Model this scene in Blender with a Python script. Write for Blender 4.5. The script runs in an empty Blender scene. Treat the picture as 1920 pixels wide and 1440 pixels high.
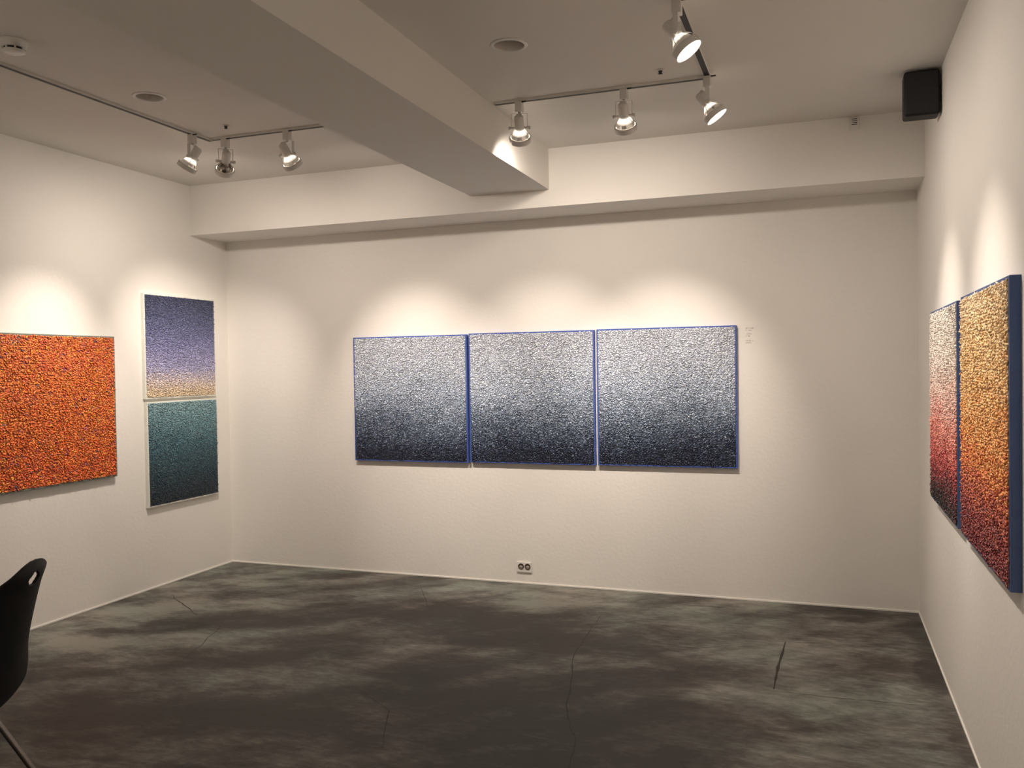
import bpy, bmesh, math, random
import numpy as np
from mathutils import Vector, Matrix

S = bpy.context.scene
COL = S.collection

# ------------------------------------------------------------------ camera
CAM = Vector((4.36248, -5.59032, 1.49542))
YAW, PITCH, ROLL, FPX = -0.34511, -0.01972, -0.01513, 1615.87582
cy, sy = math.cos(YAW), math.sin(YAW)
r0 = Vector((cy, -sy, 0)); f0 = Vector((sy, cy, 0)); u0 = Vector((0, 0, 1))
cp, sp = math.cos(PITCH), math.sin(PITCH)
f1 = f0 * cp + u0 * sp; u1 = u0 * cp - f0 * sp
cr, sr = math.cos(ROLL), math.sin(ROLL)
r2 = r0 * cr + u1 * sr; u2 = u1 * cr - r0 * sr
cd = bpy.data.cameras.new('camera')
cam = bpy.data.objects.new('camera', cd)
COL.objects.link(cam)
m = Matrix((r2, u2, -f1)).transposed().to_4x4()
m.translation = CAM
cam.matrix_world = m
cd.sensor_width = 36.0
cd.lens = FPX / 1920.0 * 36.0
cd.clip_start = 0.05
S.camera = cam

# ------------------------------------------------------------------ world and exposure
w = bpy.data.worlds.new('world'); S.world = w; w.use_nodes = True
bg = w.node_tree.nodes['Background']
bg.inputs[0].default_value = (1.0, 0.9, 0.8, 1); bg.inputs[1].default_value = 0.02
S.cycles.diffuse_bounces = 8
S.cycles.max_bounces = 12
S.view_settings.view_transform = 'Standard'
S.view_settings.look = 'None'
S.view_settings.gamma = 1.0
S.view_settings.use_curve_mapping = False
S.view_settings.exposure = 0.4
LAMP_COL = (1.0, 0.86, 0.745)
LAMP_W = 92.0

W_ = 4.8973; H_ = 2.86; HB = 2.4975; BD = 0.3996
BX1, BX2, BZ = 2.2325, 2.7621, 2.6047
YF = -8.2

# ------------------------------------------------------------------ helpers
def lin(c):
    return tuple(((x / 255.0) / 12.92 if x / 255.0 <= 0.04045 else ((x / 255.0 + 0.055) / 1.055) ** 2.4) for x in c)

def mat(name, rgb, rough=0.5, metal=0.0, spec=0.5):
    mt = bpy.data.materials.new(name); mt.use_nodes = True
    b = mt.node_tree.nodes['Principled BSDF']
    b.inputs['Base Color'].default_value = (*rgb, 1)
    b.inputs['Roughness'].default_value = rough
    b.inputs['Metallic'].default_value = metal
    b.inputs['Specular IOR Level'].default_value = spec
    return mt

def noisy(mt, scale, lo, hi, bump=0.0, detail=4, bscale=None, stretch=None):
    """vary the base colour between lo and hi with object-space noise, with a faint bump"""
    nt = mt.node_tree; N = nt.nodes; L = nt.links; b = N['Principled BSDF']
    tc = N.new('ShaderNodeTexCoord'); src = tc.outputs['Object']
    if stretch:
        mp = N.new('ShaderNodeMapping'); mp.inputs['Scale'].default_value = stretch
        L.new(src, mp.inputs[0]); src = mp.outputs[0]
    no = N.new('ShaderNodeTexNoise'); no.inputs['Scale'].default_value = scale; no.inputs['Detail'].default_value = detail
    L.new(src, no.inputs['Vector'])
    cr_ = N.new('ShaderNodeValToRGB')
    cr_.color_ramp.elements[0].position = 0.3; cr_.color_ramp.elements[0].color = (*lo, 1)
    cr_.color_ramp.elements[1].position = 0.7; cr_.color_ramp.elements[1].color = (*hi, 1)
    L.new(no.outputs['Fac'], cr_.inputs[0]); L.new(cr_.outputs[0], b.inputs['Base Color'])
    if bump:
        n2 = N.new('ShaderNodeTexNoise'); n2.inputs['Scale'].default_value = bscale or scale * 6; n2.inputs['Detail'].default_value = 6
        L.new(src, n2.inputs['Vector'])
        bp = N.new('ShaderNodeBump'); bp.inputs['Strength'].default_value = bump; bp.inputs['Distance'].default_value = 0.01
        L.new(n2.outputs['Fac'], bp.inputs['Height']); L.new(bp.outputs[0], b.inputs['Normal'])
    return mt

def tag(o, label, cat, group=None, kind=None):
    if label: o['label'] = label
    if cat: o['category'] = cat
    if group: o['group'] = group
    if kind: o['kind'] = kind
    return o

def obj(name, me, mt=None, parent=None, mw=None):
    if isinstance(me, bmesh.types.BMesh):
        bmesh.ops.recalc_face_normals(me, faces=me.faces[:])
        d = bpy.data.meshes.new(name); me.to_mesh(d); me.free(); me = d
    if mt is not None and not me.materials:
        for q in (mt if isinstance(mt, (list, tuple)) else [mt]): me.materials.append(q)
    o = bpy.data.objects.new(name, me); COL.objects.link(o)
    if parent is not None: o.parent = parent
    if mw is not None: o.matrix_basis = mw
    return o

def empty(name, loc, rotz=0):
    o = bpy.data.objects.new(name, None); COL.objects.link(o)
    o.location = loc; o.rotation_euler = (0, 0, rotz); o.empty_display_size = 0.05
    return o

def box(bm, c, s, bevel=0.0, mi=0, seg=2):
    g = bmesh.ops.create_cube(bm, size=1.0)
    vs = g['verts']
    for v in vs: v.co = Vector((v.co.x * s[0] + c[0], v.co.y * s[1] + c[1], v.co.z * s[2] + c[2]))
    fs = set(f for v in vs for f in v.link_faces)
    for f in fs: f.material_index = mi
    if bevel:
        es = set(e for v in vs for e in v.link_edges)
        bmesh.ops.bevel(bm, geom=list(es), offset=bevel, segments=seg, profile=0.5, affect='EDGES')
    return bm

def boxmm(bm, a, b, **k):
    return box(bm, [(a[i] + b[i]) / 2 for i in range(3)], [abs(b[i] - a[i]) for i in range(3)], **k)

def lathe(bm, prof, n=32, M=None, mi=0, smooth=True, cap0=False, cap1=False):
    rings = []
    for (r, z) in prof:
        ring = []
        for k in range(n):
            a = 2 * math.pi * k / n
            p = Vector((r * math.cos(a), r * math.sin(a), z))
            ring.append(bm.verts.new(M @ p if M else p))
        rings.append(ring)
    for i in range(len(rings) - 1):
        for k in range(n):
            f = bm.faces.new((rings[i][k], rings[i][(k + 1) % n], rings[i + 1][(k + 1) % n], rings[i + 1][k]))
            f.smooth = smooth; f.material_index = mi
    if cap0: bm.faces.new(rings[0][::-1]).material_index = mi
    if cap1: bm.faces.new(rings[-1]).material_index = mi
    return bm

def tube(bm, pts, r, n=10, mi=0):
    pts = [Vector(p) for p in pts]; rings = []
    up = Vector((0, 0, 1))
    for i, p in enumerate(pts):
        t = (pts[min(i + 1, len(pts) - 1)] - pts[max(i - 1, 0)]).normalized()
        a = t.cross(up)
        if a.length < 1e-3: a = t.cross(Vector((1, 0, 0)))
        a.normalize(); b = t.cross(a).normalized()
        rings.append([bm.verts.new(p + (a * math.cos(2 * math.pi * k / n) + b * math.sin(2 * math.pi * k / n)) * r) for k in range(n)])
    for i in range(len(rings) - 1):
        for k in range(n):
            f = bm.faces.new((rings[i][k], rings[i][(k + 1) % n], rings[i + 1][(k + 1) % n], rings[i + 1][k])); f.smooth = True; f.material_index = mi
    bm.faces.new(rings[0][::-1]).material_index = mi; bm.faces.new(rings[-1]).material_index = mi
    return bm

def smooth_pts(pts, sub=6):
    P = [Vector(p) for p in pts]; out = []
    for i in range(len(P) - 1):
        a = P[max(i - 1, 0)]; b = P[i]; c = P[i + 1]; d = P[min(i + 2, len(P) - 1)]
        for k in range(sub):
            t = k / sub
            out.append(0.5 * ((2 * b) + (c - a) * t + (2 * a - 5 * b + 4 * c - d) * t * t + (3 * b - a - 3 * c + d) * t ** 3))
    out.append(P[-1]); return out

# value noise for numpy
def vnoise(x, y, seed):
    rng = np.random.RandomState(seed); T = rng.rand(256, 256)
    xi = np.floor(x).astype(int); yi = np.floor(y).astype(int); fx = x - xi; fy = y - yi
    fx = fx * fx * (3 - 2 * fx); fy = fy * fy * (3 - 2 * fy)
    g = lambda a, b: T[a % 256, b % 256]
    return (g(xi, yi) * (1 - fx) + g(xi + 1, yi) * fx) * (1 - fy) + (g(xi, yi + 1) * (1 - fx) + g(xi + 1, yi + 1) * fx) * fy

def fbm(x, y, seed, oct=5, gain=0.55):
    s = 0; a = 1; t = 0
    for o in range(oct):
        s = s + a * vnoise(x * 2 ** o, y * 2 ** o, seed + o); t += a; a *= gain
    return s / t

# ------------------------------------------------------------------ materials
M_wall = noisy(mat('wall_paint', (0.8, 0.78, 0.74), 0.75, spec=0.25), 1.3, (0.755, 0.735, 0.695), (0.79, 0.77, 0.73), bump=0.12, bscale=45)
M_ceil = noisy(mat('ceiling_paint', (0.7, 0.68, 0.64), 0.85, spec=0.2), 1.0, (0.68, 0.66, 0.62), (0.71, 0.69, 0.65), bump=0.06, bscale=60)
M_trim = mat('white_sealant', (0.85, 0.83, 0.78), 0.5)
M_white = mat('white_enamel', (0.66, 0.64, 0.61), 0.35)
M_whiteplastic = mat('white_plastic', (0.74, 0.72, 0.69), 0.4)
M_dark = mat('dark_slot', (0.02, 0.018, 0.016), 0.6)
M_black = noisy(mat('black_plastic', (0.012, 0.012, 0.014), 0.5, spec=0.22), 30, (0.006, 0.006, 0.007), (0.010, 0.010, 0.011))
M_grille = noisy(mat('black_grille', (0.01, 0.01, 0.011), 0.7), 250, (0.006, 0.006, 0.007), (0.02, 0.02, 0.022))
M_chrome = mat('dark_chrome', (0.22, 0.2, 0.19), 0.25, 1.0)
M_metal = mat('brushed_metal', (0.6, 0.58, 0.55), 0.3, 1.0)
M_blue = noisy(mat('blue_canvas', (0.04, 0.08, 0.33), 0.6), 40, (0.040, 0.085, 0.32), (0.055, 0.105, 0.37))
M_navy = noisy(mat('navy_canvas', (0.045, 0.08, 0.20), 0.6), 40, (0.044, 0.078, 0.20), (0.054, 0.094, 0.23))
M_whitecanvas = noisy(mat('white_canvas', (0.75, 0.75, 0.7), 0.7), 40, (0.72, 0.74, 0.68), (0.78, 0.79, 0.74))
M_greycanvas = noisy(mat('grey_green_canvas', (0.15, 0.17, 0.14), 0.7), 40, (0.13, 0.15, 0.13), (0.17, 0.19, 0.16))

def emis(name, rgb, st):
    mt = bpy.data.materials.new(name); mt.use_nodes = True
    b = mt.node_tree.nodes['Principled BSDF']
    b.inputs['Base Color'].default_value = (0.8, 0.8, 0.8, 1)
    b.inputs['Emission Color'].default_value = (*rgb, 1); b.inputs['Emission Strength'].default_value = st
    return mt
M_lens = emis('lit_lamp_glass', (1.0, 0.9, 0.76), 14.0)
M_capsule = emis('lit_lamp_capsule', (1.0, 0.86, 0.68), 9.0)

# reflector of the lamp: silvered glass that lets a little of the lamp's light through near the neck
M_refl = bpy.data.materials.new('lamp_reflector_glass'); M_refl.use_nodes = True
nt = M_refl.node_tree; b = nt.nodes['Principled BSDF']
b.inputs['Base Color'].default_value = (0.75, 0.72, 0.68, 1); b.inputs['Metallic'].default_value = 0.85; b.inputs['Roughness'].default_value = 0.12
tc = nt.nodes.new('ShaderNodeTexCoord'); sx = nt.nodes.new('ShaderNodeSeparateXYZ'); nt.links.new(tc.outputs['Object'], sx.inputs[0])
mr = nt.nodes.new('ShaderNodeMapRange'); mr.inputs[1].default_value = 0.012; mr.inputs[2].default_value = 0.032
mr.inputs[3].default_value = 1.9; mr.inputs[4].default_value = 0.06
nt.links.new(sx.outputs['Z'], mr.inputs[0]); nt.links.new(mr.outputs[0], b.inputs['Emission Strength'])
b.inputs['Emission Color'].default_value = (1.0, 0.85, 0.68, 1)

M_refl_dark = mat('smoked_reflector_glass', (0.28, 0.25, 0.22), 0.08, 0.9)

# relief flakes: colour of each flake is stored on the mesh
M_flake = mat('painted_relief_flakes', (0.5, 0.5, 0.5), 0.33, spec=0.7)
nt = M_flake.node_tree; at = nt.nodes.new('ShaderNodeAttribute'); at.attribute_name = 'flake_colour'
nt.links.new(at.outputs['Color'], nt.nodes['Principled BSDF'].inputs['Base Color'])

# ------------------------------------------------------------------ floor
def build_floor():
    dx = 0.02
    nx = int((W_ + 0.2) / dx) + 1; ny = int((0.2 - YF) / dx) + 1
    xs = np.linspace(-0.1, W_ + 0.1, nx); ys = np.linspace(YF - 0.1, 0.1, ny)
    X, Y = np.meshgrid(xs, ys)
    co = np.stack([X, Y, np.zeros_like(X)], -1).reshape(-1, 3)
    idx = np.arange(nx * ny).reshape(ny, nx)
    q = np.stack([idx[:-1, :-1], idx[:-1, 1:], idx[1:, 1:], idx[1:, :-1]], -1).reshape(-1, 4)
    # stain field: trowel sweeps plus patches where the photograph shows them
    c, s = math.cos(0.5), math.sin(0.5)
    U = X * c + Y * s; V = -X * s + Y * c
    wob = fbm(X * 1.1, Y * 1.1, 40, 3) * 1.6
    a = fbm(U * 1.2 + wob, V * 3.0 + wob, 3, 6, 0.6)
    b_ = fbm(X * 0.9 + 7, Y * 0.9 + 3, 17, 4)
    st = 0.52 + (a - 0.5) * 1.35 + (b_ - 0.5) * 0.6
    pch = fbm(U * 2.3 + 3, V * 4.6, 77, 5, 0.6)
    st = st - 0.30 / (1 + np.exp(-(pch - 0.57) * 34)) + 0.10 / (1 + np.exp((pch - 0.42) * 34))
    def blob(x, y, rx, ry, ang, amt):
        ca, sa = math.cos(ang), math.sin(ang)
        p = (X - x) * ca + (Y - y) * sa; q_ = -(X - x) * sa + (Y - y) * ca
        rag = 0.65 + 0.7 * fbm(X * 4, Y * 4, int(x * 100) + 5, 4)
        return 1.0 * amt * np.exp(-((p / rx) ** 2 + (q_ / ry) ** 2) / rag)
    for args in STAINS: st = st + blob(*args)
    me = bpy.data.meshes.new('floor')
    cracks_v = []; cracks_f = []
    base = nx * ny
    rnd = random.Random(8)
    for pts, wd in CRACKS:
        wd = wd * 0.75
        P = [Vector((p[0], p[1], 0)) for p in pts]
        fine = []
        for i in range(len(P) - 1):
            n = max(2, int((P[i + 1] - P[i]).length / 0.05))
            for k in range(n): fine.append(P[i].lerp(P[i + 1], k / n) + Vector((rnd.uniform(-1, 1), rnd.uniform(-1, 1), 0)) * (0.006 if wd < 0.01 else 0.001))
        fine.append(P[-1])
        for i, p in enumerate(fine):
            t = (fine[min(i + 1, len(fine) - 1)] - fine[max(i - 1, 0)]).normalized(); nrm = Vector((-t.y, t.x, 0))
            ww = wd * 0.5 * (0.25 + 0.75 * math.sin(math.pi * min(max(i / (len(fine) - 1), 0.06), 0.94))) * rnd.uniform(0.6, 1.2)
            cracks_v += [p + nrm * ww, p - nrm * ww]
            if i: k = base + len(cracks_v) - 4; cracks_f.append((k, k + 1, k + 3, k + 2))
    cv = np.array([(v.x, v.y, 0.0006) for v in cracks_v])
    co = np.concatenate([co, cv]); faces = np.concatenate([q, np.array(cracks_f)])
    me.vertices.add(len(co)); me.vertices.foreach_set('co', co.ravel())
    me.loops.add(len(faces) * 4); me.loops.foreach_set('vertex_index', faces.ravel().astype(np.int32))
    me.polygons.add(len(faces)); me.polygons.foreach_set('loop_start', np.arange(0, len(faces) * 4, 4, dtype=np.int32))
    mi = np.zeros(len(faces), np.int32); mi[len(q):] = 1
    me.polygons.foreach_set('material_index', mi)
    me.update(); me.validate()
    at = me.attributes.new('stain', 'FLOAT', 'POINT')
    at.data.foreach_set('value', np.concatenate([st.ravel(), np.full(len(cv), 0.5)]))
    # material
    mt = mat('polished_concrete', (0.1, 0.1, 0.1), 0.5, spec=0.35)
    nt = mt.node_tree; N = nt.nodes; L = nt.links; bs = N['Principled BSDF']
    an = N.new('ShaderNodeAttribute'); an.attribute_name = 'stain'
    tc = N.new('ShaderNodeTexCoord')
    mp = N.new('ShaderNodeMapping'); mp.inputs['Scale'].default_value = (1.0, 2.2, 1); mp.inputs['Rotation'].default_value = (0, 0, 0.35)
    L.new(tc.outputs['Object'], mp.inputs[0])
    n1 = N.new('ShaderNodeTexNoise'); n1.inputs['Scale'].default_value = 4.0; n1.inputs['Detail'].default_value = 9; n1.inputs['Roughness'].default_value = 0.74; n1.inputs['Distortion'].default_value = 0.35
    L.new(mp.outputs[0], n1.inputs['Vector'])
    ad = N.new('ShaderNodeMath'); ad.operation = 'MULTIPLY_ADD'; ad.inputs[1].default_value = 1.6; ad.inputs[2].default_value = -0.80
    L.new(n1.outputs['Fac'], ad.inputs[0])
    n4 = N.new('ShaderNodeTexNoise'); n4.inputs['Scale'].default_value = 17; n4.inputs['Detail'].default_value = 8; n4.inputs['Roughness'].default_value = 0.7
    L.new(mp.outputs[0], n4.inputs['Vector'])
    a4 = N.new('ShaderNodeMath'); a4.operation = 'MULTIPLY_ADD'; a4.inputs[1].default_value = 0.9; a4.inputs[2].default_value = -0.45
    L.new(n4.outputs['Fac'], a4.inputs[0])
    s4 = N.new('ShaderNodeMath'); s4.operation = 'ADD'; L.new(a4.outputs[0], s4.inputs[0]); L.new(ad.outputs[0], s4.inputs[1])
    sm = N.new('ShaderNodeMath'); sm.operation = 'ADD'; L.new(an.outputs['Fac'], sm.inputs[0]); L.new(s4.outputs[0], sm.inputs[1])
    rp = N.new('ShaderNodeValToRGB'); cr_ = rp.color_ramp
    cols = [(0.0, (50, 46, 44)), (0.28, (74, 70, 67)), (0.5, (98, 95, 91)), (0.70, (118, 118, 113)), (0.95, (142, 142, 136))]
    cr_.elements[0].position = cols[0][0]; cr_.elements[0].color = (*lin(cols[0][1]), 1)
    cr_.elements[1].position = cols[-1][0]; cr_.elements[1].color = (*lin(cols[-1][1]), 1)
    for p, c_ in cols[1:-1]:
        e = cr_.elements.new(p); e.color = (*lin(c_), 1)
    L.new(sm.outputs[0], rp.inputs[0])
    # greenish / brownish drift
    n3 = N.new('ShaderNodeTexNoise'); n3.inputs['Scale'].default_value = 1.7; n3.inputs['Detail'].default_value = 4
    L.new(tc.outputs['Object'], n3.inputs['Vector'])
    r3 = N.new('ShaderNodeValToRGB'); r3.color_ramp.elements[0].position = 0.4; r3.color_ramp.elements[1].position = 0.62
    r3.color_ramp.elements[0].color = (1.0, 0.95, 0.91, 1); r3.color_ramp.elements[1].color = (0.91, 1.0, 0.95, 1)
    L.new(n3.outputs['Fac'], r3.inputs[0])
    mx = N.new('ShaderNodeMix'); mx.data_type = 'RGBA'; mx.blend_type = 'MULTIPLY'; mx.inputs[0].default_value = 1.0
    L.new(rp.outputs[0], mx.inputs[6]); L.new(r3.outputs[0], mx.inputs[7]); L.new(mx.outputs[2], bs.inputs['Base Color'])
    rr = N.new('ShaderNodeMapRange'); rr.inputs[3].default_value = 0.42; rr.inputs[4].default_value = 0.62
    L.new(n1.outputs['Fac'], rr.inputs[0]); L.new(rr.outputs[0], bs.inputs['Roughness'])
    bp = N.new('ShaderNodeBump'); bp.inputs['Strength'].default_value = 0.12; bp.inputs['Distance'].default_value = 0.01
    L.new(n1.outputs['Fac'], bp.inputs['Height']); L.new(bp.outputs[0], bs.inputs['Normal'])
    o = obj('floor', me, [mt, mat('dark_crack', lin((52, 48, 45)), 0.8)])
    tag(o, 'polished grey concrete floor with dark trowel stains and hairline cracks', 'floor', kind='structure')

# x, y, rx, ry, angle, amount
STAINS = [
    (1.55, -0.95, 0.55, 0.35, 0.3, -0.38), (2.2, -0.75, 0.35, 0.22, 0.2, -0.3), (2.75, -1.1, 0.4, 0.25, 0.3, -0.32),
    (3.2, -1.0, 0.45, 0.3, 0.0, -0.25), (2.6, -0.5, 0.25, 0.12, 0.4, 0.35), (2.75, -1.35, 0.30, 0.10, 0.6, 0.3),
    (0.75, -0.9, 0.55, 0.45, 0.2, 0.32), (0.5, -1.9, 0.45, 0.25, 0.1, 0.35), (1.35, -1.5, 0.35, 0.18, 0.2, 0.22),
    (2.1, -1.75, 0.6, 0.3, 0.3, -0.3), (3.6, -2.3, 1.6, 0.8, 0.2, -0.22), (2.3, -3.0, 1.5, 0.9, 0.2, -0.25),
    (4.3, -1.15, 0.3, 0.3, 0.0, 0.18), (4.45, -0.55, 0.4, 0.12, 0.0, -0.3), (4.86, -1.6, 0.07, 2.2, 0.0, -0.3),
    (3.8, -0.6, 0.6, 0.15, 0.0, 0.15), (3.75, -1.35, 0.35, 0.12, 0.1, -0.25), (1.0, -2.6, 0.9, 0.5, 0.2, -0.2),
    (4.3, -1.9, 0.4, 0.3, 0.0, 0.15), (1.0, -0.3, 0.6, 0.1, 0.0, 0.15),
]
CRACKS = [
    ([(4.17, -0.78), (4.15, -1.2), (4.145, -1.5)], 0.020), ([(4.17, -0.78), (4.36, -0.74)], 0.006), ([(4.145, -1.52), (4.5, -1.52), (4.75, -1.50)], 0.007),
    ([(3.11, -0.55), (3.12, -1.0), (3.146, -1.333), (3.24, -1.7), (3.30, -2.0), (3.44, -2.35), (3.5, -2.9)], 0.007),
    ([(2.258, -2.041), (2.572, -2.26), (2.72, -2.6)], 0.007), ([(0.232, -0.948), (0.753, -1.309)], 0.010),
    ([(1.0, -1.35), (1.15, -1.75), (1.25, -2.05)], 0.006), ([(2.95, -1.0), (2.75, -1.32)], 0.005), ([(1.75, -0.25), (2.05, -0.75)], 0.005),
    ([(3.3, -1.08), (3.75, -1.02), (4.0, -0.86)], 0.006), ([(1.1, -0.45), (1.45, -0.3)], 0.004), ([(3.55, -0.22), (3.8, -0.2)], 0.008),
    ([(2.9, -2.75), (3.1, -2.95)], 0.008), ([(3.85, -2.35), (3.98, -2.6)], 0.006),
]
build_floor()

# ------------------------------------------------------------------ walls
def struct(name, bm, m, label, cat='wall'):
    return tag(obj(name, bm, m), label, cat, kind='structure')

T = 0.12
bm = bmesh.new(); boxmm(bm, (-T, 0, -0.05), (W_ + T, T, H_ + 0.1)); struct('wall_back', bm, M_wall, 'long off-white back wall behind the three-panel artwork')
bm = bmesh.new(); boxmm(bm, (-T, YF, -0.05), (0, 0, H_ + 0.1)); struct('wall_left', bm, M_wall, 'off-white left wall behind the orange artwork')
bm = bmesh.new(); boxmm(bm, (W_, YF, -0.05), (W_ + T, 0, H_ + 0.1)); struct('wall_right', bm, M_wall, 'off-white right wall behind the yellow artwork')
bm = bmesh.new(); boxmm(bm, (-T, YF - T, -0.05), (W_ + T, YF, H_ + 0.1)); struct('wall_front', bm, M_wall, 'off-white wall at the near end of the gallery')
bm = bmesh.new(); boxmm(bm, (0, -BD, HB), (W_, 0, H_)); struct('trim_1', bm, M_wall, 'boxed bulkhead running along the top of the back wall', 'bulkhead')
bm = bmesh.new(); boxmm(bm, (BX1, YF, BZ), (BX2, -BD, H_), bevel=0.0); struct('trim_2', bm, M_ceil, 'deep ceiling beam running from the camera to the back wall', 'beam')

# ceiling with two round openings for the downlights
DL = [(3.126, -2.126), (1.243, -2.150)]
def build_ceiling():
    bm = bmesh.new(); hs = 0.12; r = 0.066; z = H_
    def rect(x0, y0, x1, y1):
        if x1 - x0 < 1e-4 or y1 - y0 < 1e-4: return
        bm.faces.new([bm.verts.new((x, y, z)) for x, y in ((x0, y0), (x0, y1), (x1, y1), (x1, y0))])
    xa = 0
    for cx, cy_ in sorted(DL):
        rect(xa, YF, cx - hs, 0); rect(cx - hs, YF, cx + hs, cy_ - hs); rect(cx - hs, cy_ + hs, cx + hs, 0)
        n = 48; ci = []; sq = []
        for k in range(n):
            a = 2 * math.pi * k / n; c, s = math.cos(a), math.sin(a); q = hs / max(abs(c), abs(s))
            ci.append(bm.verts.new((cx + r * c, cy_ + r * s, z))); sq.append(bm.verts.new((cx + q * c, cy_ + q * s, z)))
        for k in range(n): bm.faces.new((ci[k], ci[(k + 1) % n], sq[(k + 1) % n], sq[k]))
        xa = cx + hs
    rect(xa, YF, W_, 0)
    for f in bm.faces:
        f.normal_update()
    me = bpy.data.meshes.new('ceiling')
    # face downwards
    bmesh.ops.recalc_face_normals(bm, faces=bm.faces[:])
    for f in bm.faces:
        if f.normal.z > 0: f.normal_flip()
    bm.to_mesh(me); bm.free(); me.materials.append(M_ceil)
    o = bpy.data.objects.new('ceiling', me); COL.objects.link(o)
    tag(o, 'flat off-white plaster ceiling with recessed downlights', 'ceiling', kind='structure')
build_ceiling()

# thin sealant lines where the walls meet the floor
for nm, a, b_ in (('baseboard_back', (0, -0.006, 0), (W_, 0, 0.012)), ('baseboard_left', (0, YF, 0), (0.006, -0.006, 0.012)), ('baseboard_right', (W_ - 0.006, YF, 0), (W_, -0.006, 0.012))):
    bm = bmesh.new(); boxmm(bm, a, b_, bevel=0.002); struct(nm, bm, M_trim, 'thin white sealant line along the foot of the %s wall' % nm.split('_')[1], 'baseboard')

# ------------------------------------------------------------------ relief artworks
def ramp(t, stops):
    t = np.clip(t, 0, 1); P = [s[0] for s in stops]; C = np.array([lin(s[1]) for s in stops])
    return np.stack([np.interp(t, P, C[:, i]) for i in range(3)], -1)

def relief_mesh(wd, ht, colour, seed, sx=0.0135, sz=0.0090, inset=0.010, L=0.0102, Wd=0.0047, wild=0.5):
    """flakes on the x-z plane, growing towards -y; x 0..wd, z 0..ht"""
    rng = np.random.RandomState(seed)
    nx = int((wd - 2 * inset) / sx); nz = int((ht - 2 * inset) / sz)
    gx, gz = np.meshgrid(np.arange(nx), np.arange(nz))
    x = inset + (gx + 0.5 + 0.5 * (gz % 2) * 0.8) * (wd - 2 * inset) / (nx + 0.4) + rng.uniform(-.35, .35, gx.shape) * sx
    z = inset + (gz + 0.5) * (ht - 2 * inset) / nz + rng.uniform(-.35, .35, gx.shape) * sz
    x = x.ravel(); z = z.ravel(); n = len(x)
    dep = rng.uniform(0.0005, 0.0055, n)
    ang = rng.normal(0, wild, n); tilt = rng.normal(0, 0.30, n); roll = rng.normal(0, 0.5, n)
    ax = np.stack([np.cos(ang) * np.cos(tilt), np.sin(tilt), np.sin(ang) * np.cos(tilt)], -1)
    up = np.stack([-np.sin(ang), np.zeros(n), np.cos(ang)], -1)
    no = np.cross(ax, up); no /= np.linalg.norm(no, axis=1)[:, None]; up = np.cross(no, ax)
    b = up * np.cos(roll)[:, None] + no * np.sin(roll)[:, None]; c = -up * np.sin(roll)[:, None] + no * np.cos(roll)[:, None]
    l = L * rng.uniform(0.7, 1.25, n)[:, None]; w1 = Wd * rng.uniform(0.8, 1.3, n)[:, None]; w2 = Wd * rng.uniform(0.4, 0.7, n)[:, None]
    ctr = np.stack([x, -dep, z], -1)
    sh = rng.uniform(-.4, .4, n)[:, None]
    V = np.stack([ctr + ax * l, ctr - ax * l, ctr + b * w1 + ax * l * sh, ctr - b * w1 - ax * l * sh, ctr + c * w2, ctr - c * w2], 1)
    F = np.array([[0, 2, 4], [2, 1, 4], [1, 3, 4], [3, 0, 4], [2, 0, 5], [1, 2, 5], [3, 1, 5], [0, 3, 5]])
    faces = (np.arange(n)[:, None, None] * 6 + F[None]).reshape(-1, 3)
    co = V.reshape(-1, 3)
    col = colour(x / wd, z / ht, rng)
    # ground layer the flakes stand on
    me = bpy.data.meshes.new('relief')
    gN = 24; gx_ = np.linspace(inset, wd - inset, gN); gz_ = np.linspace(inset, ht - inset, gN)
    GX, GZ = np.meshgrid(gx_, gz_); g = np.stack([GX, np.full_like(GX, -0.0008), GZ], -1).reshape(-1, 3)
    gi = np.arange(gN * gN).reshape(gN, gN); o_ = len(co)
    gq = np.concatenate([np.stack([gi[:-1, :-1], gi[:-1, 1:], gi[1:, 1:]], -1).reshape(-1, 3), np.stack([gi[:-1, :-1], gi[1:, 1:], gi[1:, :-1]], -1).reshape(-1, 3)]) + o_
    gcol = colour(GX.ravel() / wd, GZ.ravel() / ht, np.random.RandomState(1)) * 0.42
    co = np.concatenate([co, g]); faces = np.concatenate([faces, gq])
    me.vertices.add(len(co)); me.vertices.foreach_set('co', co.ravel())
    me.loops.add(len(faces) * 3); me.loops.foreach_set('vertex_index', faces.ravel().astype(np.int32))
    me.polygons.add(len(faces)); me.polygons.foreach_set('loop_start', np.arange(0, len(faces) * 3, 3, dtype=np.int32))
    me.update(); me.validate()
    a = me.attributes.new('flake_colour', 'FLOAT_COLOR', 'POINT')
    cc = np.concatenate([np.repeat(col, 6, 0), gcol]); cc = np.concatenate([np.clip(cc, 0, 1), np.ones((len(cc), 1))], 1)
    a.data.foreach_set('color', cc.ravel())
    me.materials.append(M_flake)
    return me

def grad(stops, jit=0.07, val=0.22, patch=0.05, ps=3.0, seed=1, accents=(), gain=1.7):
    def f(u, v, rng):
        t = (1 - v) + (fbm(u * ps, v * ps * 2, seed, 4) - 0.5) * patch * 4 + rng.normal(0, jit, u.shape)
        c = ramp(t, stops) * gain; c = c / np.maximum(1, c.max(1) / 0.97)[:, None]; c = c * (1 + rng.uniform(-val, val * 0.6, u.shape))[:, None]
        for pr, col in accents:
            k = rng.rand(len(u)) < pr * 2 * fbm(u * 5, v * 5, seed + 9, 3); c[k] = np.array(lin(col))
        return c
    return f

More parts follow.
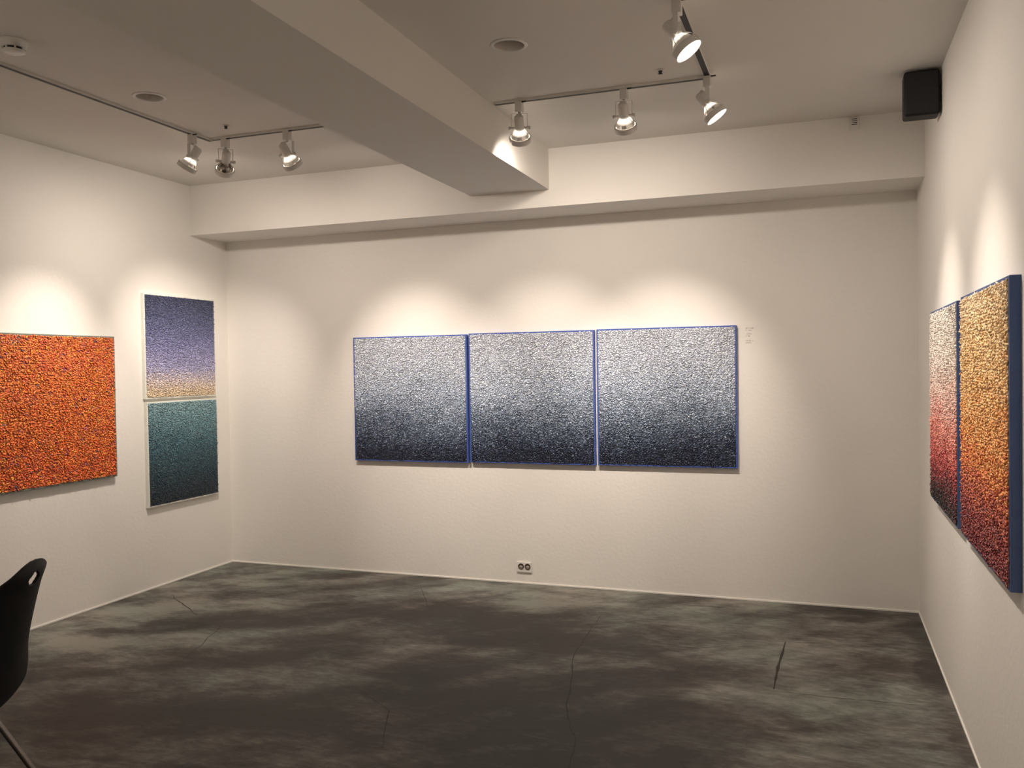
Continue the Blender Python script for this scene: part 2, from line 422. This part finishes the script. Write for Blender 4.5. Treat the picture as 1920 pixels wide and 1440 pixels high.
def artwork(label, cat, wd, ht, t, loc, rotz, canvas_mat, colour, seed, group=None, **k):
    root = empty('relief_artwork', loc, rotz)
    tag(root, label, cat, group)
    bm = bmesh.new(); boxmm(bm, (0, 0, 0), (wd, t, ht), bevel=0.0015)
    obj('canvas', bm, canvas_mat, root)
    obj('relief', relief_mesh(wd, ht, colour, seed, **k), None, root)
    return root

TC = 0.030
trip = [(0, (230, 236, 250)), (0.28, (220, 228, 244)), (0.46, (186, 198, 216)), (0.62, (143, 158, 178)), (0.76, (98, 113, 135)), (0.87, (60, 72, 96)), (0.95, (40, 48, 70)), (1, (32, 39, 58))]
gt = 'three blue-edged grey reliefs hung side by side on the back wall'
for i, (x0, z0, lab) in enumerate(((1.130, 0.828, 'left panel of the white-to-navy relief triptych on the back wall'),
                              (2.046, 0.833, 'middle panel of the white-to-navy relief triptych on the back wall'),
                              (2.962, 0.836, 'right panel of the white-to-navy relief triptych on the back wall'))):
    artwork(lab, 'artwork', 0.900, 0.900, TC, (x0, -TC, z0), 0, M_blue, grad(trip, 0.08, 0.32, 0.035, seed=20 + i, gain=1.25), 100 + i, gt)

# left wall: canvas local +x runs towards the back wall; the front faces +x of the room
def left_art(y_near, wd, z0, ht, t, *a, **k):
    return lambda label, cm, colour, seed, group=None, **kk: artwork(label, 'artwork', wd, ht, t, (t, y_near, z0), math.pi / 2, cm, colour, seed, group, **kk)
lav = [(0, (58, 64, 88)), (0.25, (84, 90, 122)), (0.5, (118, 120, 158)), (0.72, (160, 158, 188)), (0.86, (200, 186, 182)), (0.95, (232, 210, 180)), (1, (238, 216, 184))]
teal = [(0, (124, 152, 158)), (0.15, (108, 142, 150)), (0.4, (70, 104, 116)), (0.65, (46, 74, 86)), (0.88, (30, 46, 58)), (1, (26, 38, 50))]
oran = [(0, (226, 112, 70)), (0.25, (238, 140, 74)), (0.5, (236, 128, 60)), (0.75, (230, 116, 54)), (1, (218, 106, 56))]
left_art(-0.911, 0.727, 1.312, 0.727, 0.027)('lavender relief panel shading to cream, upper of the pair beside the corner', M_whitecanvas, grad(lav, 0.03, 0.18, 0.02, seed=31), 201, 'pair of square reliefs hung one above the other on the left wall', wild=0.35, sz=0.0095)
left_art(-0.903, 0.727, 0.566, 0.727, 0.027)('teal relief panel darkening downwards, lower of the pair beside the corner', M_whitecanvas, grad(teal, 0.04, 0.2, 0.02, seed=32), 202, 'pair of square reliefs hung one above the other on the left wall', wild=0.45, sz=0.0095)
left_art(-2.088, 0.909, 0.822, 0.910, 0.030)('large bright orange relief panel on the left wall above the black chair', M_greycanvas,
    grad(oran, 0.22, 0.3, 0.3, ps=5, seed=33, accents=((0.05, (214, 90, 60)), (0.08, (255, 170, 70)), (0.012, (170, 90, 120)), (0.004, (110, 100, 130))), gain=1.5), 203, sx=0.016, sz=0.0103, L=0.0132, Wd=0.0055, wild=0.6)

pink = [(0, (220, 214, 206)), (0.25, (220, 208, 198)), (0.45, (214, 176, 164)), (0.62, (190, 116, 102)), (0.76, (164, 66, 66)), (0.86, (104, 38, 44)), (0.95, (34, 24, 26)), (1, (22, 18, 20))]
gold = [(0, (214, 192, 162)), (0.2, (222, 190, 140)), (0.42, (220, 170, 108)), (0.6, (210, 136, 70)), (0.72, (180, 96, 62)), (0.85, (136, 58, 54)), (1, (104, 40, 44))]
TR = 0.031
for (yfar, wd, z0, ht, lab, cf, sd) in ((-0.905, 0.885, 0.826, 0.905, 'white-to-red relief panel darkening to black, nearer the corner on the right wall', grad(pink, 0.04, 0.2, 0.03, seed=41), 301),
                                        (-1.888, 0.912, 0.828, 0.908, 'golden relief panel darkening to maroon, closest to the camera on the right wall', grad(gold, 0.08, 0.25, 0.05, seed=42), 302)):
    artwork(lab, 'artwork', wd, ht, TR, (W_ - TR, yfar, z0), -math.pi / 2, M_navy, cf, sd, 'two tall blue-edged reliefs on the right wall', wild=0.6)

# ------------------------------------------------------------------ ceiling tracks
TZ = H_ - 0.012
def track(label, segs):
    root = empty('lighting_track', (segs[0][0][0], segs[0][0][1], TZ))
    tag(root, label, 'lighting track', 'ceiling lighting tracks')
    o = Vector((segs[0][0][0], segs[0][0][1], TZ))
    for (a, b_) in segs:
        d = Vector(b_) - Vector(a); hor = abs(d.x) > abs(d.y)
        x0, x1 = sorted((a[0], b_[0])); y0, y1 = sorted((a[1], b_[1]))
        hw = 0.015; bm = bmesh.new()
        # channel: two side lips, top web
        for sgn in (-1, 1):
            if hor: boxmm(bm, (x0, y0 + sgn * hw - 0.0022 * (sgn > 0), TZ), (x1, y0 + sgn * hw + 0.0022 * (sgn < 0), H_))
            else: boxmm(bm, (x0 + sgn * hw - 0.0022 * (sgn > 0), y0, TZ), (x0 + sgn * hw + 0.0022 * (sgn < 0), y1, H_))
        bmesh.ops.translate(bm, verts=bm.verts[:], vec=-o)
        rail = obj('rail', bm, M_ceil, root)
        bm = bmesh.new()
        if hor: boxmm(bm, (x0 + .002, y0 - 0.0128, TZ + 0.001), (x1 - .002, y0 + 0.0128, H_))
        else: boxmm(bm, (x0 - 0.0128, y0 + .002, TZ + 0.001), (x0 + 0.0128, y1 - .002, H_))
        bmesh.ops.translate(bm, verts=bm.verts[:], vec=-o)
        obj('slot', bm, M_dark, rail)
    return root
TRX, TLX, TY = 3.866, 0.990, -1.400
track('L-shaped white lighting track on the ceiling right of the beam', [((BX2 + 0.02, TY), (TRX - 0.02, TY)), ((TRX, TY + 0.02), (TRX, -5.2))])
track('L-shaped white lighting track on the ceiling left of the beam', [((TLX + 0.02, TY), (BX1 - 0.02, TY)), ((TLX, TY + 0.02), (TLX, -5.2))])

# ------------------------------------------------------------------ track spotlights
_mc = {}
def mesh(key, fn, mt):
    if key not in _mc:
        bm = bmesh.new(); fn(bm); bmesh.ops.recalc_face_normals(bm, faces=bm.faces[:])
        me = bpy.data.meshes.new(key); bm.to_mesh(me); bm.free(); me.materials.append(mt); _mc[key] = me
    return _mc[key]

def f_adapter(bm):
    box(bm, (0, 0, -0.026), (0.036, 0.040, 0.052), bevel=0.003)
def f_lever(bm):
    box(bm, (0.026, -0.012, -0.004), (0.030, 0.008, 0.006), bevel=0.001)
def f_stem(bm):
    lathe(bm, [(0.007, -0.052), (0.007, -0.060)], 16, cap0=True, cap1=True)
HWY = 0.040
def f_yoke(bm):
    wd = 0.018
    boxmm(bm, (-HWY, -wd / 2, -0.0625), (HWY, wd / 2, -0.060))
    for s in (-1, 1):
        boxmm(bm, (s * HWY - 0.0012, -wd / 2, -0.060), (s * HWY + 0.0012, wd / 2, -0.138))
def f_knob(bm):
    M = Matrix.Rotation(math.pi / 2, 4, 'Y')
    lathe(bm, [(0.0001, -0.008), (0.009, -0.008), (0.009, 0.006), (0.006, 0.008), (0.0001, 0.008)], 18, M)
def f_holder(bm):   # z axis = aim, pivot at 0
    lathe(bm, [(0.0001, -0.068), (0.016, -0.068), (0.023, -0.062), (0.0245, -0.050), (0.0245, -0.006), (0.0225, 0.006), (0.0001, 0.006)], 28)
    for s in (-1, 1):   # ears that carry the pivot
        box(bm, (s * 0.031, 0, 0), (0.016, 0.012, 0.012), bevel=0.002)
def f_bulb(bm):   # facetted reflector
    prof = [(0.0215, 0.004), (0.026, 0.010), (0.034, 0.020), (0.041, 0.032), (0.046, 0.044), (0.0485, 0.056)]
    lathe(bm, prof, 24, smooth=False)
def f_ring(bm):
    lathe(bm, [(0.050, 0.048), (0.0555, 0.048), (0.0565, 0.052), (0.0565, 0.074), (0.0545, 0.076), (0.0525, 0.074), (0.0525, 0.050), (0.050, 0.048)], 40)
def f_clip(bm):   # wire struts from holder to ring
    if True:
        a = 2 * math.pi * 0.25 / 3
        c, s = math.cos(a), math.sin(a)
        tube(bm, [(0.024 * c, 0.024 * s, 0.0), (0.045 * c, 0.045 * s, 0.022), (0.0535 * c, 0.0535 * s, 0.050)], 0.0014, 6)
def f_lens(bm):
    n = 40
    prof = [(0.0001, 0.066), (0.02, 0.0655), (0.035, 0.064), (0.0470, 0.060), (0.0485, 0.057)]
    lathe(bm, prof, 40)

def spotlight(label, x, y, target, power=1.0, cone=62, group='white adjustable track spotlights', lens=None, blend=1.0, cable=0, spill=0.19, glass=None):
    root = empty('track_spotlight', (x, y, TZ))
    tag(root, label, 'spotlight', group)
    piv = Vector((0, 0, -0.132))
    tg = Vector(target) - (root.location + piv); d = tg.normalized()
    az = math.atan2(d.y, d.x) - math.pi / 2       # yoke's y axis looks along the aim's azimuth
    Rz = Matrix.Rotation(az, 4, 'Z')
    obj('adapter', mesh('adapter', f_adapter, M_white), None, root)
    obj('locking_lever', mesh('locking_lever', f_lever, M_dark), None, root)
    obj('stem', mesh('stem', f_stem, M_metal), None, root)
    obj('yoke', mesh('yoke', f_yoke, M_white), None, root, Rz)
    xa = Rz.to_3x3() @ Vector((1, 0, 0))
    for s in (-1, 1):
        obj('pivot_knob', mesh('pivot_knob', f_knob, M_white), None, root, Matrix.Translation(piv + xa * s * (HWY + 0.008)) @ Rz)
    ya = d.cross(xa).normalized()
    R = Matrix((xa, ya, d)).transposed()
    if R.determinant() < 0: R = Matrix((xa, -ya, d)).transposed()
    MH = Matrix.Translation(piv) @ R.to_4x4()
    obj('lamp_holder', mesh('lamp_holder', f_holder, M_white), None, root, MH)
    bulb = obj('bulb', mesh('bulb' if glass is None else 'dark_bulb', f_bulb, glass or M_refl), None, root, MH)
    obj('lens', mesh('lens', f_lens, M_lens), None, bulb)
    ring = obj('front_ring', mesh('front_ring', f_ring, M_white), None, root, MH)
    for k in range(3): obj('ring_strut', mesh('ring_strut', f_clip, M_metal), None, ring, Matrix.Rotation(2 * math.pi * k / 3, 4, 'Z'))
    back = MH @ Vector((0, 0, -0.066))
    bmc = bmesh.new()
    mid = Vector((0, 0, -0.060))
    side = xa * 0.014 * (1 if cable % 2 == 0 else -1)
    tube(bmc, smooth_pts([mid, mid * 0.7 + back * 0.3 + side, mid * 0.4 + back * 0.6 - side * 0.8 - d * 0.006, back], 6), 0.0024, 8)
    obj('cable', bmc, M_metal, root)
    ld = bpy.data.lights.new('spot', 'SPOT'); ld.energy = LAMP_W * power; ld.color = LAMP_COL
    ld.spot_size = math.radians(cone); ld.spot_blend = blend; ld.shadow_soft_size = 0.028
    lo = bpy.data.objects.new('spot_beam', ld); COL.objects.link(lo); lo.parent = root
    Ml = MH @ Matrix.Translation((0, 0, 0.078)) @ Matrix.Rotation(math.pi, 4, 'X')
    lo.matrix_basis = Ml
    # the wide, weak spill of the same lamp around its beam
    l2 = bpy.data.lights.new('spill', 'SPOT'); l2.energy = LAMP_W * spill; l2.color = LAMP_COL
    l2.spot_size = math.radians(158); l2.spot_blend = 0.9; l2.shadow_soft_size = 0.03
    l2o = bpy.data.objects.new('spot_spill', l2); COL.objects.link(l2o); l2o.parent = root; l2o.matrix_basis = Ml
    return root

spotlight('spotlight hanging closest to the beam on the right-hand track', 2.918, TY, (2.55, 0, 1.17), 0.95, 56, cable=1)
spotlight('spotlight in the middle of the right-hand track, aimed at the triptych', 3.461, TY, (3.42, 0, 1.17), 1.15, 54)
spotlight('glowing spotlight at the corner of the right-hand track', TRX, -1.430, (4.87, -1.32, 1.30), 0.75, 54, cable=1)
spotlight('brightest and nearest spotlight, cut by the top edge of the photo', TRX, -2.335, (4.87, -2.34, 1.30), 0.8, 54)
spotlight('leftmost spotlight, aimed at the orange artwork', TLX, -1.545, (0.02, -1.76, 1.27), 0.9, 58)
spotlight('spotlight with dark bulb facets, second from the left wall', 1.105, TY, (0.05, -0.36, 1.28), 0.95, 64, cable=1, glass=M_refl_dark)
spotlight('spotlight on the left-hand track nearest the beam', 1.527, TY, (1.68, 0, 1.17), 1.15, 56)

# unseen spotlights added along the tracks to light the near half of the gallery
spotlight('added unseen spotlight on the left-hand track, aimed at the left wall', TLX, -4.3, (0.02, -4.5, 1.5), 1.0, 70)
spotlight('added unseen spotlight on the right-hand track, aimed at the right wall', TRX, -4.0, (4.87, -4.0, 1.5), 0.7, 70)
spotlight('added unseen spotlight on the right-hand track, aimed at the near wall', TRX, -5.0, (3.2, YF, 1.5), 1.0, 80)
spotlight('added unseen spotlight at the near end of the left-hand track', TLX, -5.0, (1.2, YF, 1.5), 1.0, 80)

# ------------------------------------------------------------------ downlights
for (x, y), lab in zip(DL, ('unlit recessed downlight in the ceiling right of the beam', 'unlit recessed downlight in the ceiling left of the beam')):
    root = empty('downlight', (x, y, H_)); tag(root, lab, 'downlight', 'round recessed downlights')
    bm = bmesh.new(); lathe(bm, [(0.064, 0.004), (0.064, -0.004), (0.067, -0.006), (0.078, -0.003), (0.081, 0.0), (0.078, 0.0005), (0.064, 0.004)], 48)
    obj('trim_ring', bm, M_white, root)
    bm = bmesh.new(); lathe(bm, [(0.0635, 0.0), (0.062, 0.02), (0.055, 0.06), (0.042, 0.09), (0.0001, 0.095)], 40)
    obj('reflector', bm, mat('dull_reflector', (0.62, 0.58, 0.54), 0.4, 0.3), root)
    bm = bmesh.new(); lathe(bm, [(0.0001, 0.022), (0.016, 0.026), (0.024, 0.042), (0.022, 0.06), (0.014, 0.09)], 24)
    obj('bulb', bm, mat('unlit_bulb', (0.55, 0.53, 0.5), 0.2), root)

# ------------------------------------------------------------------ small ceiling fittings
for x, y, lab in ((3.670, -1.571, 'tiny sprinkler head in the ceiling by the bright spotlights'), (1.261, -1.594, 'tiny sprinkler head in the ceiling above the left spotlights')):
    root = empty('sprinkler_head', (x, y, H_)); tag(root, lab, 'sprinkler', 'small ceiling sprinkler heads')
    bm = bmesh.new(); lathe(bm, [(0.012, 0.0), (0.020, -0.001), (0.019, -0.003), (0.010, -0.006), (0.010, -0.001)], 28); obj('cover_plate', bm, M_white, root)
    bm = bmesh.new(); lathe(bm, [(0.009, 0.0), (0.009, -0.010), (0.005, -0.016), (0.011, -0.018), (0.0001, -0.019)], 20); obj('nozzle', bm, M_dark, root)

root = empty('smoke_detector', (1.262, -2.930, H_)); tag(root, 'round smoke detector at the top left edge of the ceiling', 'smoke detector')
bm = bmesh.new(); lathe(bm, [(0.053, 0.0), (0.054, -0.004), (0.050, -0.010), (0.046, -0.030), (0.030, -0.030)], 40); obj('base', bm, M_whiteplastic, root)
bm = bmesh.new(); lathe(bm, [(0.036, -0.028), (0.038, -0.038), (0.030, -0.040)], 40); obj('vent_band', bm, M_dark, root)
for k in range(8):
    bm = bmesh.new()
    a = 2 * math.pi * k / 8 + 0.2
    Mx = Matrix.Rotation(a, 4, 'Z') @ Matrix.Translation((0.041, 0, -0.035))
    g = bmesh.ops.create_cube(bm, size=1.0, matrix=Mx @ Matrix.Diagonal((0.006, 0.006, 0.012, 1)))
    obj('vent_rib', bm, M_whiteplastic, root)
bm = bmesh.new(); lathe(bm, [(0.043, -0.040), (0.044, -0.044), (0.034, -0.050), (0.0001, -0.052)], 40); obj('cap', bm, M_whiteplastic, root)

# small louvred sensor on the bulkhead
root = empty('motion_sensor', (4.545, -BD, 2.822)); tag(root, 'small louvred white sensor on the bulkhead under the ceiling', 'sensor')
bm = bmesh.new(); boxmm(bm, (-0.026, -0.012, -0.036), (0.026, 0, 0.032), bevel=0.004); obj('back_plate', bm, M_whiteplastic, root)
bm = bmesh.new(); boxmm(bm, (-0.022, -0.048, -0.028), (0.018, -0.012, 0.022), bevel=0.009, seg=3); obj('body', bm, M_whiteplastic, root)
bm = bmesh.new()
bm.free()
for k in range(4):
    bm = bmesh.new(); boxmm(bm, (-0.017, -0.0495, -0.020 + k * 0.010), (0.012, -0.046, -0.0165 + k * 0.010)); obj('louvre_slot', bm, M_dark, root)

# ------------------------------------------------------------------ loudspeaker
root = empty('loudspeaker', (4.812, -1.090, 2.642), 0); tag(root, 'black box loudspeaker high in the right corner under the ceiling', 'speaker')
bm = bmesh.new(); boxmm(bm, (-0.076, -0.045, 0.0), (0.076, 0.065, 0.208), bevel=0.012, seg=3); obj('cabinet', bm, M_black, root)
bm = bmesh.new(); boxmm(bm, (-0.070, -0.050, 0.008), (0.070, -0.043, 0.200), bevel=0.003); obj('grille', bm, M_grille, root)
bm = bmesh.new(); boxmm(bm, (0.074, 0.005, 0.07), (0.0853, 0.045, 0.145), bevel=0.002); obj('wall_bracket', bm, M_chrome, root)

# ------------------------------------------------------------------ wall socket
root = empty('wall_socket', (2.424, 0.0, 0.116)); tag(root, 'double white wall socket low on the back wall', 'socket')
bm = bmesh.new(); boxmm(bm, (-0.053, -0.010, -0.036), (0.053, 0, 0.036), bevel=0.003); obj('face_plate', bm, M_whiteplastic, root)
for s in (-1, 1):
    M = Matrix.Translation((s * 0.024 + 0.002, -0.010, 0.004)) @ Matrix.Rotation(math.pi / 2, 4, 'X')
    bm = bmesh.new(); lathe(bm, [(0.0001, 0.0004), (0.0195, 0.0006), (0.0205, 0.0025), (0.0215, 0.0006), (0.0215, 0)], 32, M)
    so = obj('outlet', bm, mat('socket_recess', (0.09, 0.07, 0.055), 0.6), root)
    bm = bmesh.new(); M2 = Matrix.Translation((s * 0.024 + 0.002, -0.0105, -0.001)) @ Matrix.Rotation(math.pi / 2, 4, 'X')
    lathe(bm, [(0.0001, 0.0022), (0.012, 0.0018), (0.013, 0.0)], 24, M2)
    obj('socket_insert', bm, mat('insert_plastic', (0.36, 0.31, 0.26), 0.5), so)
    bm = bmesh.new()
    for q in (-1, 1): lathe(bm, [(0.0001, 0.0032), (0.0028, 0.0030), (0.0028, 0.0)], 12, M2 @ Matrix.Translation((q * 0.0075, 0, 0)))
    obj('pin_holes', bm, M_dark, so)

# ------------------------------------------------------------------ wall label beside the triptych
root = empty('wall_label', (3.914, 0.0, 1.600)); tag(root, 'faint lettered caption on the wall right of the triptych', 'caption')
bm = bmesh.new(); boxmm(bm, (-0.006, -0.0008, -0.006), (0.062, 0, 0.140)); obj('film', bm, M_wall, root)
rl = random.Random(4); M_vinyl = mat('grey_vinyl', (0.50, 0.45, 0.43), 0.6)
for k, (z, n) in enumerate(((0.112, 9), (0.076, 7), (0.034, 8))):
    bm = bmesh.new()
    for ln in range(2):
        x = 0.003
        for c in range(n - ln * 2):
            if rl.random() < 0.85:
                boxmm(bm, (x, -0.0013, z - ln * 0.013), (x + 0.0016, -0.0008, z + 0.008 - ln * 0.013))
                boxmm(bm, (x, -0.0013, z + rl.choice((0, 0.0035, 0.0068)) - ln * 0.013), (x + 0.0040, -0.0008, z + 0.0012 + rl.choice((0, 0.0035, 0.0066)) - ln * 0.013))
            x += 0.0056
    obj('lettering', bm, M_vinyl, root)

# ------------------------------------------------------------------ black chair at the left edge
CH_ROT = -65.0
def build_chair():
    root = empty('moulded_chair', (1.858, -3.571, 0), math.radians(CH_ROT))
    tag(root, 'black moulded plastic chair with a hand hole, cut by the left edge of the photo', 'chair')
    # side profile of the shell: local +y is the back of the chair
    prof = smooth_pts([(0, -0.43, 0.430), (0, -0.39, 0.455), (0, -0.28, 0.440), (0, -0.14, 0.412), (0, -0.07, 0.398), (0, -0.015, 0.410), (0, 0.024, 0.455), (0, 0.052, 0.56), (0, 0.080, 0.68), (0, 0.108, 0.79), (0, 0.130, 0.855), (0, 0.130, 0.898)], 8)
    n = len(prof); nu = 34
    Ls = [0]
    for i in range(1, n): Ls.append(Ls[-1] + (prof[i] - prof[i - 1]).length)
    tot = Ls[-1]
    hw_seat, hw_waist, hw_back = 0.225, 0.195, 0.235
    bm = bmesh.new(); grid = []
    for i, p in enumerate(prof):
        s = Ls[i] / tot
        # half width along the shell, rounding off at both ends
        k = 0.5 + 0.5 * math.tanh((s - 0.60) * 12)
        hw = hw_seat * (1 - k) + hw_back * k - 0.035 * math.exp(-((s - 0.52) / 0.09) ** 2)
        if s < 0.07: hw *= math.sqrt(max(0.0, 1 - ((0.07 - s) / 0.07) ** 2)) * 0.25 + 0.75
        if s > 0.70: hw *= max(0.006, 1 - ((s - 0.66) / 0.341) ** 2.6) ** 0.5
        cup = 0.03 * (1 - k) + 0.075 * k           # how much the edges curl towards the sitter
        t = (prof[min(i + 1, n - 1)] - prof[max(i - 1, 0)]).normalized(); nr = Vector((0, -t.z, t.y))
        row = []
        for j in range(nu + 1):
            u = -1 + 2 * j / nu
            x = hw * math.sin(u * math.pi / 2 * 0.98) if False else hw * u
            row.append(bm.verts.new(Vector((x, p.y, p.z)) + nr * cup * (abs(x) / 0.235) ** 2))
        grid.append(row)
    hz = 0.838
    for i in range(n - 1):
        for j in range(nu):
            vs = (grid[i][j], grid[i][j + 1], grid[i + 1][j + 1], grid[i + 1][j])
            c = sum((v.co for v in vs), Vector()) / 4
            if i > n * 0.6 and (c.x / 0.032) ** 2 + ((c.z - hz) / 0.023) ** 2 < 1: continue
            f = bm.faces.new(vs); f.smooth = True
    sh = obj('seat_shell', bm, M_black, root)
    md = sh.modifiers.new('sub', 'SUBSURF'); md.levels = 2; md.render_levels = 2
    md = sh.modifiers.new('solid', 'SOLIDIFY'); md.thickness = 0.009; md.offset = 0
    # legs: bent tube frames left and right
    for s in (-1, 1):
        for front in (True, False):
            bm = bmesh.new(); yy = -1 if front else 1
            y0 = -0.30 if front else -0.16; y1 = -0.41 if front else 0.085
            tube(bm, smooth_pts([(s * 0.10, y0 + 0.02 * yy, 0.394), (s * 0.165, y0 + yy * 0.01, 0.391), (s * 0.19, y0 + yy * 0.02, 0.38), (s * 0.215, y1, 0.012)], 6), 0.0105, 14)
            lg = obj('leg', bm, M_chrome, root)
            bm = bmesh.new(); tube(bm, [(s * 0.2145, y1 - yy * 0.0, 0.0), (s * 0.2145, y1, 0.028)], 0.0135, 14); obj('foot_cap', bm, M_black, lg)
    bm = bmesh.new()
    for x in (-0.10, 0.10): tube(bm, [(x, -0.33, 0.394), (x, -0.12, 0.394)], 0.009, 12)
    for y in (-0.31, -0.14): box(bm, (0, y, 0.396), (0.23, 0.03, 0.006), bevel=0.001)
    obj('under_frame', bm, M_chrome, root)
    return root
build_chair()
